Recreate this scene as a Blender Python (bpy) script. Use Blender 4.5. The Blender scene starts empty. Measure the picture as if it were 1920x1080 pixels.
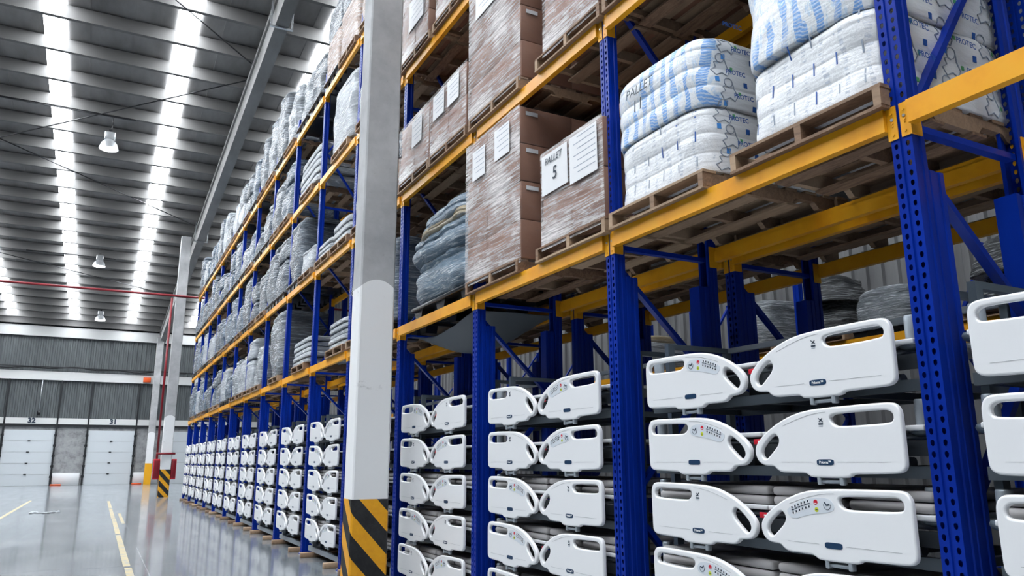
import bpy, bmesh, math, random
from mathutils import Vector, Matrix, noise
C = bpy.context.scene.collection
SC = bpy.context.scene
R = math.radians

# ------------------------------------------------------------------ camera
FPX, PIT, ROL, YAW = 1435.36, 0.221650, -0.003644, 0.486202
CAMZ = 1.56
cam_d = bpy.data.cameras.new('camera')
cam = bpy.data.objects.new('camera', cam_d); C.objects.link(cam)
cam_d.sensor_width = 36.0
cam_d.lens = FPX / 1920 * 36.0
cam_d.clip_end = 300
fw = Vector((math.sin(YAW)*math.cos(PIT), math.cos(YAW)*math.cos(PIT), math.sin(PIT)))
rt = Vector((math.cos(YAW), -math.sin(YAW), 0)); up = rt.cross(fw)
rt2 = rt*math.cos(ROL) + up*math.sin(ROL); up2 = -rt*math.sin(ROL) + up*math.cos(ROL)
m = Matrix((rt2, up2, -fw)).transposed().to_4x4(); m.translation = (0, 0, CAMZ)
cam.matrix_world = m
SC.camera = cam

# ------------------------------------------------------------------ world, light, exposure
SKY = 0.5
SKYLIGHT = 17.5
world = bpy.data.worlds.new('sky'); SC.world = world; world.use_nodes = True
bg = world.node_tree.nodes['Background']
bg.inputs[0].default_value = (0.86, 0.93, 1.0, 1); bg.inputs[1].default_value = SKY
SC.view_settings.view_transform = 'Standard'
SC.view_settings.look = 'None'
SC.view_settings.exposure = 1.05
SC.view_settings.gamma = 1.0
SC.view_settings.use_curve_mapping = False
SC.cycles.max_bounces = 6
SC.cycles.diffuse_bounces = 1
SC.cycles.transparent_max_bounces = 12
SC.cycles.sample_clamp_indirect = 4.0
SC.cycles.caustics_reflective = False
SC.cycles.caustics_refractive = False

# ------------------------------------------------------------------ materials
MAT = {}
def mat(name, col, rough=0.5, metal=0.0, spec=None, emit=0):
    mt = bpy.data.materials.new(name); mt.use_nodes = True
    p = mt.node_tree.nodes['Principled BSDF']
    p.inputs['Base Color'].default_value = (*col, 1)
    p.inputs['Roughness'].default_value = rough; p.inputs['Metallic'].default_value = metal
    if spec is not None: p.inputs['Specular IOR Level'].default_value = spec
    if emit:
        p.inputs['Emission Color'].default_value = (*col, 1); p.inputs['Emission Strength'].default_value = emit
    MAT[name] = mt
    return mt
class NT:
    def __init__(s, mt): s.t = mt.node_tree; s.n = s.t.nodes; s.p = s.n['Principled BSDF']
    def add(s, typ, ins=None, **kw):
        nd = s.n.new(typ)
        for k, v in kw.items(): setattr(nd, k, v)
        for k, v in (ins or {}).items():
            if isinstance(v, bpy.types.NodeSocket): s.t.links.new(v, nd.inputs[k])
            else: nd.inputs[k].default_value = v
        return nd
    def obj(s, scale=(1, 1, 1), rot=(0, 0, 0), loc=(0, 0, 0)):
        tc = s.add('ShaderNodeTexCoord')
        return s.add('ShaderNodeMapping', {'Vector': tc.outputs['Object'], 'Scale': scale, 'Rotation': rot, 'Location': loc}).outputs[0]
    def noise(s, vec, scale=5, detail=4, rough=.55, dist=0):
        return s.add('ShaderNodeTexNoise', {'Vector': vec, 'Scale': scale, 'Detail': detail, 'Roughness': rough, 'Distortion': dist}).outputs[0]
    def ramp(s, fac, stops):
        r = s.add('ShaderNodeValToRGB', {'Fac': fac}); e = r.color_ramp.elements
        while len(e) < len(stops): e.new(0.5)
        for i, (pos, c) in enumerate(stops):
            e[i].position = pos; e[i].color = (*c, 1) if len(c) == 3 else c
        return r.outputs[0]
    def mix(s, fac, a, b, bt='MIX'):
        nd = s.add('ShaderNodeMix', data_type='RGBA', blend_type=bt)
        for i, v in ((0, fac), (6, a), (7, b)):
            if isinstance(v, bpy.types.NodeSocket): s.t.links.new(v, nd.inputs[i])
            else: nd.inputs[i].default_value = (*v, 1) if isinstance(v, tuple) and len(v) == 3 else v
        return nd.outputs[2]
    def math(s, op, a, b=0.0, c=0.0):
        nd = s.add('ShaderNodeMath', operation=op)
        for i, v in enumerate((a, b, c)):
            if isinstance(v, bpy.types.NodeSocket): s.t.links.new(v, nd.inputs[i])
            else: nd.inputs[i].default_value = v
        return nd.outputs[0]
    def sep(s, vec): return s.add('ShaderNodeSeparateXYZ', {0: vec}).outputs
    def base(s, c): s.t.links.new(c, s.p.inputs['Base Color'])
    def rough(s, c): s.t.links.new(c, s.p.inputs['Roughness'])
    def bump(s, h, strength=.3, dist=.01):
        b = s.add('ShaderNodeBump', {'Height': h, 'Strength': strength, 'Distance': dist})
        s.t.links.new(b.outputs[0], s.p.inputs['Normal'])
        return b.outputs[0]

mt = mat('blue_paint', (0.004, 0.035, 0.40), .32); n = NT(mt)
n.base(n.ramp(n.noise(n.obj((1, 1, .3)), 3, 5), [(.3, (0.0012, 0.020, 0.26)), (.7, (0.002, 0.034, 0.38))])); n.p.inputs['Specular IOR Level'].default_value = .22
mt = mat('yellow_paint', (0.9, 0.42, 0.012), .38); n = NT(mt)
n.base(n.ramp(n.noise(n.obj((1, 1, 1)), 5, 6), [(.25, (0.86, 0.33, 0.008)), (.5, (0.98, 0.43, 0.014)), (.8, (0.99, 0.49, 0.025))]))
mat('dark_hole', (0.005, 0.005, 0.006), .8)
mat('steel', (.55, .57, .6), .3, .8)
mat('galv', (.42, .46, .5), .45, .4)
mat('white_plastic', (.88, .88, .89), .28)
mat('off_white', (.72, .73, .75), .5)
mat('grey_plastic', (.30, .34, .38), .4)
mat('dark_plastic', (.025, .03, .036), .45)
mat('frame_steel', (.10, .12, .14), .4, .3)
mat('frame_light', (.33, .37, .41), .4, .3)
mat('frame_mid', (.12, .15, .18), .4, .3)
mat('foam_grey', (.48, .46, .46), .6)
mat('navy', (.008, .04, .10), .35)
mat('white_ink', (.9, .9, .9), .5)
mat('dark_ink', (.02, .035, .06), .5)
mat('blue_ink', (.02, .10, .38), .5)
mat('blue_print', (.06, .28, .72), .5)
mat('green_ink', (.12, .42, .16), .5)
mat('line_ink', (.33, .38, .46), .5)
mat('red', (.62, .01, .03), .4)
mat('red_paint', (.22, .004, .012), .4)
mat('lime', (.62, .68, .03), .4)
mat('pad_white', (.70, .74, .79), .4)
mat('groove', (.45, .46, .47), .5)
mat('black_plastic', (.008, .009, .012), .3)
mat('black_paint', (.006, .006, .007), .5)
mat('orange', (.9, .12, .02), .5)
mat('paper', (.85, .85, .86), .55)
mat('rubber', (.05, .055, .06), .5)
mat('green_plastic', (.02, .25, .12), .4)
mat('pure_yellow', (.95, .45, .01), .5)

mt = mat('wood', (.3, .2, .12), .7); n = NT(mt); v = n.obj((6, 1.2, 6)); a = n.noise(v, 4, 6, .65, 1.5)
info = n.add('ShaderNodeObjectInfo').outputs['Random']
c = n.ramp(a, [(.25, (.10, .055, .033)), (.5, (.24, .14, .085)), (.8, (.40, .26, .16))])
n.base(n.mix(n.math('MULTIPLY', n.math('POWER', info, 1.3), .6), c, (.60, .43, .28))); n.bump(a, .3, .004)
mt = mat('carton', (.33, .18, .115), .65); n = NT(mt); a = n.noise(n.obj(), 2.5, 5)
n.base(n.ramp(a, [(.3, (.24, .115, .072)), (.7, (.31, .155, .10))])); n.bump(a, .15, .01)

mt = mat('concrete', (.42, .42, .42), .75); n = NT(mt); v = n.obj(); a = n.noise(v, 1.6, 8, .6); b = n.noise(v, 24, 5, .7)
col = n.ramp(a, [(.3, (.33, .33, .335)), (.7, (.55, .55, .555))])
col = n.mix(n.ramp(b, [(.62, (0, 0, 0)), (.74, (.5, .5, .5))]), col, (.22, .22, .23))
zz = n.sep(v)
edge = n.math('ADD', zz[2], n.math('MULTIPLY', n.math('POWER', n.math('ABSOLUTE', zz[0]), 2.0), 2.2))
wf = n.math('LESS_THAN', edge, 3.66)
scuff = n.ramp(n.noise(n.obj((1.5, 1.5, 3)), 2.2, 9, .75), [(.60, (0, 0, 0)), (.70, (.55, .55, .55))])
inz = n.math('MULTIPLY', n.math('GREATER_THAN', zz[2], 2.35), wf)
white = n.mix(n.math('MULTIPLY', scuff, inz), (.90, .90, .90), (.30, .30, .31))
white = n.mix(n.math('MULTIPLY', a, .10), white, (.7, .7, .7))
n.base(n.mix(wf, col, white)); n.bump(b, .25, .004)

mt = mat('beam_concrete', (.42, .42, .42), .8); n = NT(mt); a = n.noise(n.obj((1, .4, 1)), 1.2, 7, .6)
n.base(n.ramp(a, [(.3, (.22, .215, .21)), (.7, (.34, .335, .33))]))
mt = mat('hazard', (.9, .4, .01), .5); n = NT(mt); s = n.sep(n.obj())
t = n.math('ADD', n.math('ADD', s[2], n.math('MULTIPLY', s[0], 1.08)), n.math('MULTIPLY', s[1], -1.08))
t = n.math('FRACT', n.math('DIVIDE', n.math('ADD', t, 10.085), .46))
k = n.math('LESS_THAN', t, .52); a = n.noise(n.obj(), 9, 6, .7)
yy = n.ramp(a, [(.3, (.80, .33, .006)), (.7, (.93, .45, .012))]); bb = n.ramp(a, [(.4, (.006, .006, .007)), (.8, (.03, .03, .032))])
n.base(n.mix(k, yy, bb))

mt = mat('floor', (.5, .5, .5), .15); n = NT(mt); v = n.obj(); a = n.noise(v, .5, 8, .62); b = n.noise(n.obj((1, .15, 1)), 3.0, 6, .6)
col = n.ramp(a, [(.3, (.14, .16, .18)), (.55, (.24, .26, .28)), (.75, (.35, .37, .39))])
s = n.sep(v)
def seam(ax, step, off, w):
    f = n.math('FRACT', n.math('DIVIDE', n.math('ADD', s[ax], off), step))
    return n.math('LESS_THAN', n.math('ABSOLUTE', n.math('SUBTRACT', f, .5)), w/step)
sm = n.math('MAXIMUM', seam(0, 4.0, 1.2, .006), seam(1, 4.0, .3, .006))
n.base(n.mix(n.math('MULTIPLY', sm, .5), col, (.75, .77, .8)))
n.rough(n.math('ADD', n.math('MULTIPLY', b, .22), .10)); n.bump(n.noise(n.obj((1, .4, 1)), 2.0, 3), .04, .02)
n.p.inputs['Specular IOR Level'].default_value = .8
n.p.inputs['Coat Weight'].default_value = .5; n.p.inputs['Coat Roughness'].default_value = .08

mt = mat('line_paint', (.8, .62, .25), .5); n = NT(mt); a = n.noise(n.obj(), 6, 8, .75)
n.base(n.ramp(a, [(.40, (.25, .27, .28)), (.5, (.44, .35, .17)), (.8, (.52, .42, .22))]))
mt = mat('cladding', (.30, .32, .33), .5, .2); n = NT(mt); a = n.noise(n.obj((1, 1, .12)), 3, 6, .6)
n.base(n.ramp(a, [(.3, (.085, .095, .10)), (.7, (.15, .165, .17))]))
mt = mat('side_cladding', (.30, .32, .33), .5, .2); n = NT(mt); a = n.noise(n.obj((1, 1, .12)), 2, 6, .6)
n.base(n.ramp(a, [(.3, (.09, .09, .093)), (.7, (.22, .22, .225))]))
mt = mat('roof_sheet', (.2, .2, .2), .6); n = NT(mt); a = n.noise(n.obj((1, .3, 1)), 1.5, 6, .6)
n.base(n.ramp(a, [(.3, (.17, .163, .16)), (.7, (.30, .29, .285))]))
mat('purlin', (.17, .166, .162), .55, 0, .3)
mt = mat('skylight', (.9, .95, 1.0), .5, emit=SKYLIGHT)
mt = mat('plaster', (.4, .4, .4), .8); n = NT(mt); a = n.noise(n.obj(), 2.2, 9, .7)
n.base(n.ramp(a, [(.3, (.16, .165, .17)), (.5, (.34, .345, .35)), (.75, (.46, .465, .47))]))
mat('lintel', (.70, .70, .69), .7)
mat('white_wall', (.80, .81, .82), .7)
mt = mat('door_white', (.66, .70, .73), .45)
mat('track_black', (.012, .013, .016), .5)
mat('lamp_metal', (.62, .64, .66), .25, .6)
mat('lamp_glow', (1, .98, .95), .5, emit=4)

# stretch film over something: streaky pale creases over the colour of the contents
def film_over(name, base_a, base_b, streak=(.42, .49, .56), amount=.55, scale=1.0, rough=.16, tilt=.35):
    mt = mat(name, base_a, rough); n = NT(mt)
    v = n.obj((1.0, 1.3, 22.0), (tilt, 0, 0)); a = n.noise(v, 2.6*scale, 8, .72, .5)
    w = n.noise(n.obj((2, 1.2, 1.8)), 2.2, 4, .6); base = n.mix(w, base_a, base_b)
    st = n.ramp(a, [(.49, (0, 0, 0)), (.56, (amount*.45,)*3), (.62, (amount,)*3)])
    n.base(n.mix(st, base, streak)); n.rough(n.math('ADD', n.math('MULTIPLY', a, .35), rough*.4))
    n.bump(n.math('ADD', a, n.math('MULTIPLY', n.noise(n.obj((1.3, 1.5, 4), (tilt, 0, 0)), 4.5, 6, .6, 1.2), 1.3)), .9, .03)
    n.p.inputs['Specular IOR Level'].default_value = .8
    return mt
film_over('film_blue', (.014, .035, .065), (.08, .13, .19), amount=.7)
film_over('film_pale_blue', (.06, .12, .19), (.24, .34, .43), (.75, .82, .88), amount=.65)
film_over('film_navy', (.006, .013, .028), (.05, .08, .12), amount=.65)
film_over('film_grey', (.025, .032, .042), (.12, .14, .165), amount=.75)
film_over('film_white', (.24, .27, .31), (.44, .47, .50), (.75, .78, .82), amount=.7)
film_over('film_brown', (.30, .17, .12), (.42, .27, .20), (.82, .80, .80), amount=.75)
film_over('film_tan', (.42, .32, .18), (.55, .46, .30), amount=.5)
film_over('film_black', (.012, .014, .017), (.05, .055, .06), (.75, .78, .8), amount=.55, tilt=.9)
film_over('film_silver', (.06, .075, .09), (.28, .31, .34), (.75, .80, .85), amount=.8, tilt=.7)

mt = bpy.data.materials.new('film_painted_sheen'); mt.use_nodes = True; MAT['film_painted_sheen'] = mt  # clear film; its white veil paints in the aisle light it reflects
n = NT(mt); v = n.obj((1.0, 1.2, 26.0), (.42, 0, 0)); a = n.noise(v, 2.6, 9, .75, .3)
n.p.inputs['Base Color'].default_value = (.93, .89, .88, 1); n.p.inputs['Roughness'].default_value = .14
n.p.inputs['Specular IOR Level'].default_value = .9
n.bump(a, .35, .015)
tr = n.add('ShaderNodeBsdfTransparent', {0: (.96, .96, .97, 1)})
big = n.noise(n.obj((1, 1, 1)), 1.6, 4, .6)
ff = n.math('ADD', n.math('MULTIPLY', n.ramp(a, [(.44, (0, 0, 0)), (.58, (1, 1, 1))]), .42), n.math('MULTIPLY', n.ramp(big, [(.42, (0, 0, 0)), (.62, (1, 1, 1))]), .34))
ff = n.math('ADD', ff, .06)
ms = n.add('ShaderNodeMixShader', {0: ff, 1: tr.outputs[0], 2: n.p.outputs[0]})
n.t.links.new(ms.outputs[0], n.n['Material Output'].inputs[0])
mt = bpy.data.materials.new('film_side'); mt.use_nodes = True; MAT['film_side'] = mt  # same film with far less of the painted reflection, for the side faces
n = NT(mt); a = n.noise(n.obj((1.4, 1.0, 10.0), (0, .3, 0)), 4.0, 8, .7, .5)
n.p.inputs['Base Color'].default_value = (.85, .84, .86, 1); n.p.inputs['Roughness'].default_value = .12
n.bump(a, .5, .02)
tr = n.add('ShaderNodeBsdfTransparent', {0: (.96, .96, .97, 1)})
ms = n.add('ShaderNodeMixShader', {0: n.math('ADD', n.math('MULTIPLY', n.ramp(a, [(.55, (0, 0, 0)), (.72, (1, 1, 1))]), .14), .02), 1: tr.outputs[0], 2: n.p.outputs[0]})
n.t.links.new(ms.outputs[0], n.n['Material Output'].inputs[0])

# printed white bags, printed pattern belongs to the plastic
def bag_mat(name, stripes):
    mt = mat(name, (.82, .84, .87), .35); n = NT(mt)
    v = n.obj(); s = n.sep(v)
    w = n.noise(n.obj((1, 1, .6)), 7, 3)
    geo = n.add('ShaderNodeNewGeometry'); nx = n.sep(geo.outputs['Normal'])
    aisle = n.math('LESS_THAN', s[0], -.42)
    if stripes:
        t = n.math('ADD', n.math('MULTIPLY', s[1], 9.0), n.math('MULTIPLY', w, 1.2))
        band = n.math('LESS_THAN', n.math('ABSOLUTE', n.math('SUBTRACT', n.math('FRACT', t), .5)), .22)
        t2 = n.math('MULTIPLY', s[2], 46.0); t2 = n.math('ADD', t2, n.math('MULTIPLY', w, 5.0))
        dash = n.math('LESS_THAN', n.math('FRACT', t2), .62)
        msk = n.ramp(n.noise(n.obj((1, 1.4, 1.0)), 2.6, 4), [(.40, (0, 0, 0)), (.50, (1, 1, 1))])
        f = n.math('MULTIPLY', n.math('MULTIPLY', band, n.math('MAXIMUM', dash, .45)), n.math('MULTIPLY', msk, .85))
        col = n.mix(n.math('MULTIPLY', f, aisle), (.84, .86, .89), (.10, .34, .78))
        f2 = n.ramp(n.noise(n.obj((1, 9, 3)), 4, 4), [(.56, (0, 0, 0)), (.62, (.5, .5, .5))])
        col = n.mix(n.math('MULTIPLY', f2, aisle), col, (.35, .58, .85))
    else:
        t = n.math('ADD', n.math('MULTIPLY', s[1], 8.0), n.math('MULTIPLY', w, 1.0))
        band = n.math('LESS_THAN', n.math('ABSOLUTE', n.math('SUBTRACT', n.math('FRACT', t), .5)), .10)
        tz = n.noise(n.obj((1, 3, 30)), 3.0, 3)
        f = n.math('MULTIPLY', n.math('MULTIPLY', band, n.ramp(tz, [(.50, (0, 0, 0)), (.56, (1, 1, 1))])), .4)
        col = n.mix(n.math('MULTIPLY', f, aisle), (.85, .86, .88), (.22, .30, .45))
    n.base(col)
    n.bump(n.math('ADD', n.noise(n.obj((1.2, 6, 2.5)), 5, 6, .6, .8), n.noise(n.obj((1.5, 2, 9), (.2, 0, 0)), 3, 5)), .32, .02)
bag_mat('bag_striped', True); bag_mat('bag_plain', False)

# ------------------------------------------------------------------ mesh helpers
class MB:
    def __init__(s): s.bm = bmesh.new(); s.mats = []
    def mi(s, name):
        if name not in s.mats: s.mats.append(name)
        return s.mats.index(name)
    def face(s, vs, mi, smooth=False):
        try: f = s.bm.faces.new(vs)
        except ValueError: return None
        f.material_index = mi; f.smooth = smooth; return f
    def box(s, a, b, m='steel', mtx=None):
        i = s.mi(m); x0, y0, z0 = a; x1, y1, z1 = b
        P = [Vector(p) for p in ((x0, y0, z0), (x1, y0, z0), (x1, y1, z0), (x0, y1, z0), (x0, y0, z1), (x1, y0, z1), (x1, y1, z1), (x0, y1, z1))]
        if mtx: P = [mtx @ p for p in P]
        v = [s.bm.verts.new(p) for p in P]
        for q in ((0, 3, 2, 1), (4, 5, 6, 7), (0, 1, 5, 4), (1, 2, 6, 5), (2, 3, 7, 6), (3, 0, 4, 7)): s.face([v[k] for k in q], i)
        return s
    def rbox(s, a, b, r, m='steel', seg=2):
        i = s.mi(m); t = bmesh.new()
        bmesh.ops.create_cube(t, size=1)
        for v in t.verts: v.co = Vector([(a[k]+b[k])/2 + v.co[k]*(b[k]-a[k]) for k in range(3)])
        bmesh.ops.bevel(t, geom=t.edges[:], offset=r, segments=seg, affect='EDGES', profile=.5)
        mp = {v: s.bm.verts.new(v.co) for v in t.verts}
        for f in t.faces: s.face([mp[v] for v in f.verts], i, True)
        t.free(); return s
    def bar(s, p, q, w, h, m='steel', upv=(0, 0, 1)):
        p = Vector(p); q = Vector(q); d = (q-p); L = d.length; d.normalize()
        u = Vector(upv); sd = d.cross(u)
        if sd.length < 1e-4: sd = d.cross(Vector((0, 1, 0)))
        sd.normalize(); u = sd.cross(d)
        M = Matrix((sd, d, u)).transposed().to_4x4(); M.translation = p
        return s.box((-w/2, 0, -h/2), (w/2, L, h/2), m, M)
    def cyl(s, p, q, r, m='steel', n=12, r2=None, cap=True):
        i = s.mi(m); p = Vector(p); q = Vector(q); r2 = r if r2 is None else r2
        d = (q-p).normalized(); a = d.orthogonal().normalized(); b = d.cross(a)
        A = []; B = []
        for k in range(n):
            t = 2*math.pi*k/n; o = a*math.cos(t)+b*math.sin(t)
            A.append(s.bm.verts.new(p+o*r)); B.append(s.bm.verts.new(q+o*r2))
        for k in range(n): s.face([A[k], A[(k+1) % n], B[(k+1) % n], B[k]], i, True)
        if cap: s.face(A[::-1], i); s.face(B, i)
        return s
    def tube(s, pts, r, m='steel', n=8):
        for a, b in zip(pts[:-1], pts[1:]): s.cyl(a, b, r, m, n)
        return s
    def lathe(s, prof, c, m='steel', n=24):
        i = s.mi(m); rings = []
        for r, z in prof:
            rings.append([s.bm.verts.new((c[0]+r*math.cos(2*math.pi*k/n), c[1]+r*math.sin(2*math.pi*k/n), c[2]+z)) for k in range(n)])
        for a, b in zip(rings[:-1], rings[1:]):
            for k in range(n): s.face([a[k], a[(k+1) % n], b[(k+1) % n], b[k]], i, True)
        return s
    def prism(s, poly, axis, a, b, m='steel', smooth=False):   # poly in the two other axes
        i = s.mi(m)
        def P(u, v, w): return {0: (w, u, v), 1: (u, w, v), 2: (u, v, w)}[axis]
        A = [s.bm.verts.new(P(u, v, a)) for u, v in poly]; B = [s.bm.verts.new(P(u, v, b)) for u, v in poly]
        k = len(poly)
        for j in range(k): s.face([A[j], A[(j+1) % k], B[(j+1) % k], B[j]], i, smooth)
        s.face(A[::-1], i); s.face(B, i); return s
    def sheet(s, pts, axis_pts, m):      # swept open profile: pts list of 3D profile lists
        i = s.mi(m); rows = [[s.bm.verts.new(p) for p in row] for row in axis_pts]
        for a, b in zip(rows[:-1], rows[1:]):
            for k in range(len(a)-1): s.face([a[k], a[k+1], b[k+1], b[k]], i)
        return s
    def mesh(s, name, recalc=True):
        if recalc: bmesh.ops.recalc_face_normals(s.bm, faces=s.bm.faces[:])
        me = bpy.data.meshes.new(name); s.bm.to_mesh(me); s.bm.free()
        for k in s.mats: me.materials.append(MAT[k])
        return me
    def build(s, name, parent=None, loc=None, recalc=True):
        return link(name, s.mesh(name, recalc), parent, loc)
def link(name, me, parent=None, loc=None):
    o = bpy.data.objects.new(name, me); C.objects.link(o)
    if parent is not None: o.parent = parent
    if loc is not None: o.location = loc
    return o
def tag(o, label, cat, group=None, kind=None):
    if label: o['label'] = label
    if cat: o['category'] = cat
    if group: o['group'] = group
    if kind: o['kind'] = kind
    return o
def thing(name, label, cat, loc=(0, 0, 0), group=None):
    return tag(link(name, None, None, loc), label, cat, group)
def struct(o): o['kind'] = 'structure'; return o
def clone(o, parent=None, loc=None):
    c = o.copy(); C.objects.link(c)
    if parent is not None: c.parent = parent
    if loc is not None: c.location = loc
    for ch in list(o.children): clone(ch, c)
    return c
FACE_X = Matrix(((0, 0, -1), (-1, 0, 0), (0, 1, 0))).to_4x4()   # writing on a face that looks towards the aisle (-X)
FACE_Y = Matrix(((1, 0, 0), (0, 0, -1), (0, 1, 0))).to_4x4()    # writing on a face that looks to -Y
def text_mesh(s, size, m, align='CENTER', ext=.0006, shear=0, bold=0):
    cu = bpy.data.curves.new('t', 'FONT'); cu.body = s; cu.size = size; cu.align_x = align; cu.align_y = 'CENTER'
    cu.extrude = ext; cu.shear = shear; cu.resolution_u = 3; cu.offset = bold
    o = bpy.data.objects.new('t', cu); me = bpy.data.meshes.new_from_object(o)
    bpy.data.objects.remove(o); bpy.data.curves.remove(cu)
    me.materials.clear(); me.materials.append(MAT[m]); return me
def put_text(name, s, size, m, parent, pos, face, **kw):
    o = link(name, text_mesh(s, size, m, **kw), parent); M = face.copy(); M.translation = pos; o.matrix_local = M; return o

ORD = ['first', 'second', 'third', 'fourth', 'fifth', 'sixth', 'seventh', 'eighth', 'ninth', 'tenth', 'eleventh', 'twelfth']
YS = [2.158, 4.578, 6.97, 9.28, 11.61, 14.02, 16.456, 18.87, 21.296, 23.72, 26.14, 28.553, 30.963, 33.37, 35.773]
YS = [YS[0]-2.4] + YS          # frame 0 stands just outside the right edge; bay b lies between frame b and b+1
NB = len(YS)-1
LV = [3.23, 5.03, 6.81, 8.62]   # tops of the beams
LVN = ['lowest', 'second', 'third', 'top']
XF = 3.258
def bayname(b):
    if b == 0: return 'the bay cut by the right edge'
    if b <= 3: return 'the %s bay from the right edge' % ORD[b]
    if b == 4: return 'the bay half behind the near column'
    return 'the %s bay past the near column' % ORD[b-5]
def framename(k):
    if k == 0: return 'just outside the right edge'
    if k <= 4: return '%s from the right edge' % ORD[k-1]
    return '%s past the near column' % ORD[k-5]

# ------------------------------------------------------------------ the hall
W = 62.7
def zr(y): return 11.45 + .08*(W-y)
XL, XR, Y0 = -24.0, 13.0, -14.0
struct(MB().box((XL, Y0, -.2), (XR, W+.4, 0), 'floor').build('floor'))
# roof sheet with raised seams
b = MB()
b.prism([(Y0, zr(Y0)), (W+.4, zr(W+.4)), (W+.4, zr(W+.4)+.12), (Y0, zr(Y0)+.12)], 0, XL, XR, 'roof_sheet')
x = XL+.5
while x < XR:
    b.prism([(Y0, zr(Y0)-.03), (W, zr(W)-.03), (W, zr(W)+.01), (Y0, zr(Y0)+.01)], 0, x, x+.035, 'roof_sheet'); x += 1.22
struct(b.build('ceiling'))
wi = 0
for xs in (-9.8, -6.1, -2.45, 1.13, 5.25):
    wi += 1; h = .30
    b = MB(); ya = Y0+1 if xs < 5 else 15.0; yb = W-1.0  # right-hand strip cut short so the near rack interior stays dark
    b.prism([(ya, zr(ya)-.035), (yb, zr(yb)-.035), (yb, zr(yb)-.012), (ya, zr(ya)-.012)], 0, xs-h, xs+h, 'skylight')
    struct(b.build('window_%d' % wi))
# purlins: channel sections across the roof
ti = 0; y = 25.5 - 1.84*21
while y < W-.3:
    ti += 1; z = zr(y)-.04; b = MB()
    prof = [(y-.05, z), (y+.08, z), (y+.08, z-.02), (y-.03, z-.02), (y-.03, z-.38), (y+.09, z-.38), (y+.09, z-.41), (y-.05, z-.41)]
    b.prism(prof, 0, XL, XR, 'purlin'); struct(b.build('trim_%d' % ti)); y += 1.84
# end (dock) wall with ribbed cladding
def ribs(u0, u1, pitch, d):
    pts = []; u = u0
    while u < u1-pitch*.5:
        pts += [(u, 0), (u+pitch*.45, 0), (u+pitch*.55, d), (u+pitch*.9, d)]; u += pitch
    pts.append((u1, 0)); return pts
b = MB(); pts = ribs(XL, XR, .30, .05)
poly = [(u, W-v) for u, v in pts] + [(XR, W+.3), (XL, W+.3)]
b.prism(poly, 2, 4.0, 12.0, 'cladding')
b.box((XL, W, 0), (XR, W+.3, 4.0), 'plaster')
wall = struct(b.build('wall_back'))
b = MB(); pts = ribs(Y0, W, .34, .05)
b.prism([(XR-v, u) for u, v in pts] + [(XR+.3, W), (XR+.3, Y0)], 2, 0, 17.6, 'side_cladding')
struct(b.build('wall_right'))
struct(MB().box((XL-.3, Y0, 0), (XL, W+.3, 18.8), 'cladding').build('wall_left'))
struct(MB().box((XL, Y0-.3, 0), (XR, Y0, 17.6), 'cladding').build('wall_front'))
for z0, z1, pr in ((10.22, 10.94, .22), (7.17, 7.77, .22), (4.14, 4.55, .16)):
    ti += 1; struct(MB().box((XL, W-pr, z0), (XR, W-.05, z1), 'lintel').build('trim_%d' % ti))
ti += 1; struct(MB().box((XL, W-.14, 3.98), (XR, W-.02, 4.14), 'track_black').build('trim_%d' % ti))
# doors with sections, small handles, tracks
doors = [(-5.82, -2.84, '32'), (-.80, 2.14, '31'), (4.66, 7.6, '30'), (-10.8, -7.85, '33'), (9.6, 12.5, '29')]
for di, (x0, x1, num) in enumerate(doors):
    b = MB(); nz = 5; hh = 3.74/nz
    for k in range(nz): b.box((x0, W-.09, k*hh+.008), (x1, W-.061, (k+1)*hh-.008), 'door_white')
    b.box((x0, W-.06, 0), (x1, W, 3.74), 'groove')
    d = struct(b.build('door_%d' % (di+1)))
    for k in range(1, nz):
        MB().rbox(((x0+x1)/2-.06, W-.14, k*hh-.035), ((x0+x1)/2+.10, W-.07, k*hh+.035), .01, 'black_plastic').build('door_handle', d)
    t = put_text('door_number', num, .46, 'dark_ink', d, ((x0+x1)/2+.02, W-.17, 4.35), FACE_Y, ext=.004, bold=.022)
    for xx in (x0-.07, x1+.07):
        ti += 1
        b = MB().box((xx-.05, W-.2, 0), (xx+.05, W-.06, 7.75), 'track_black')
        for z in (.5, 1.2, 1.9, 2.6, 3.3): b.box((xx-.09, W-.24, z), (xx+.09, W-.18, z+.16), 'track_black')
        struct(b.build('trim_%d' % ti))
    if di < 4:
        ti += 1
        xa, xb = x1+.14, x1+1.8
        struct(MB().rbox((xa, W-.12, 0), (xb, W-.005, .82), .02, 'white_wall', 1).build('trim_%d' % ti))
        o = MB().rbox((x1+.1, W-.7, 0), (x1+.75, W-.3, .09), .02, 'orange').build('floor_stop')
        tag(o, ['low orange floor stop between the two fully visible dock doors','low orange floor stop just left of the white column with the yellow foot','low orange floor stop hidden behind the rack end','low orange floor stop at the left edge of the dock wall'][di], 'floor stop')
# cable tray along the middle band
b = MB(); random.seed(4); px = None
b.box((XL, W-.40, 8.02), (XR, W-.28, 8.08), 'track_black')
for k in range(60):
    xx = -14+k*.4; p = (xx, W-.34, 8.0+.06*math.sin(k*.9)-.05*math.sin(k*.37))
    if px: b.cyl(px, p, .045, 'track_black', 6)
    px = p
tag(b.build('cable_tray'), 'black cable run along the pale band above the dock doors', 'cable tray')
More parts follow.
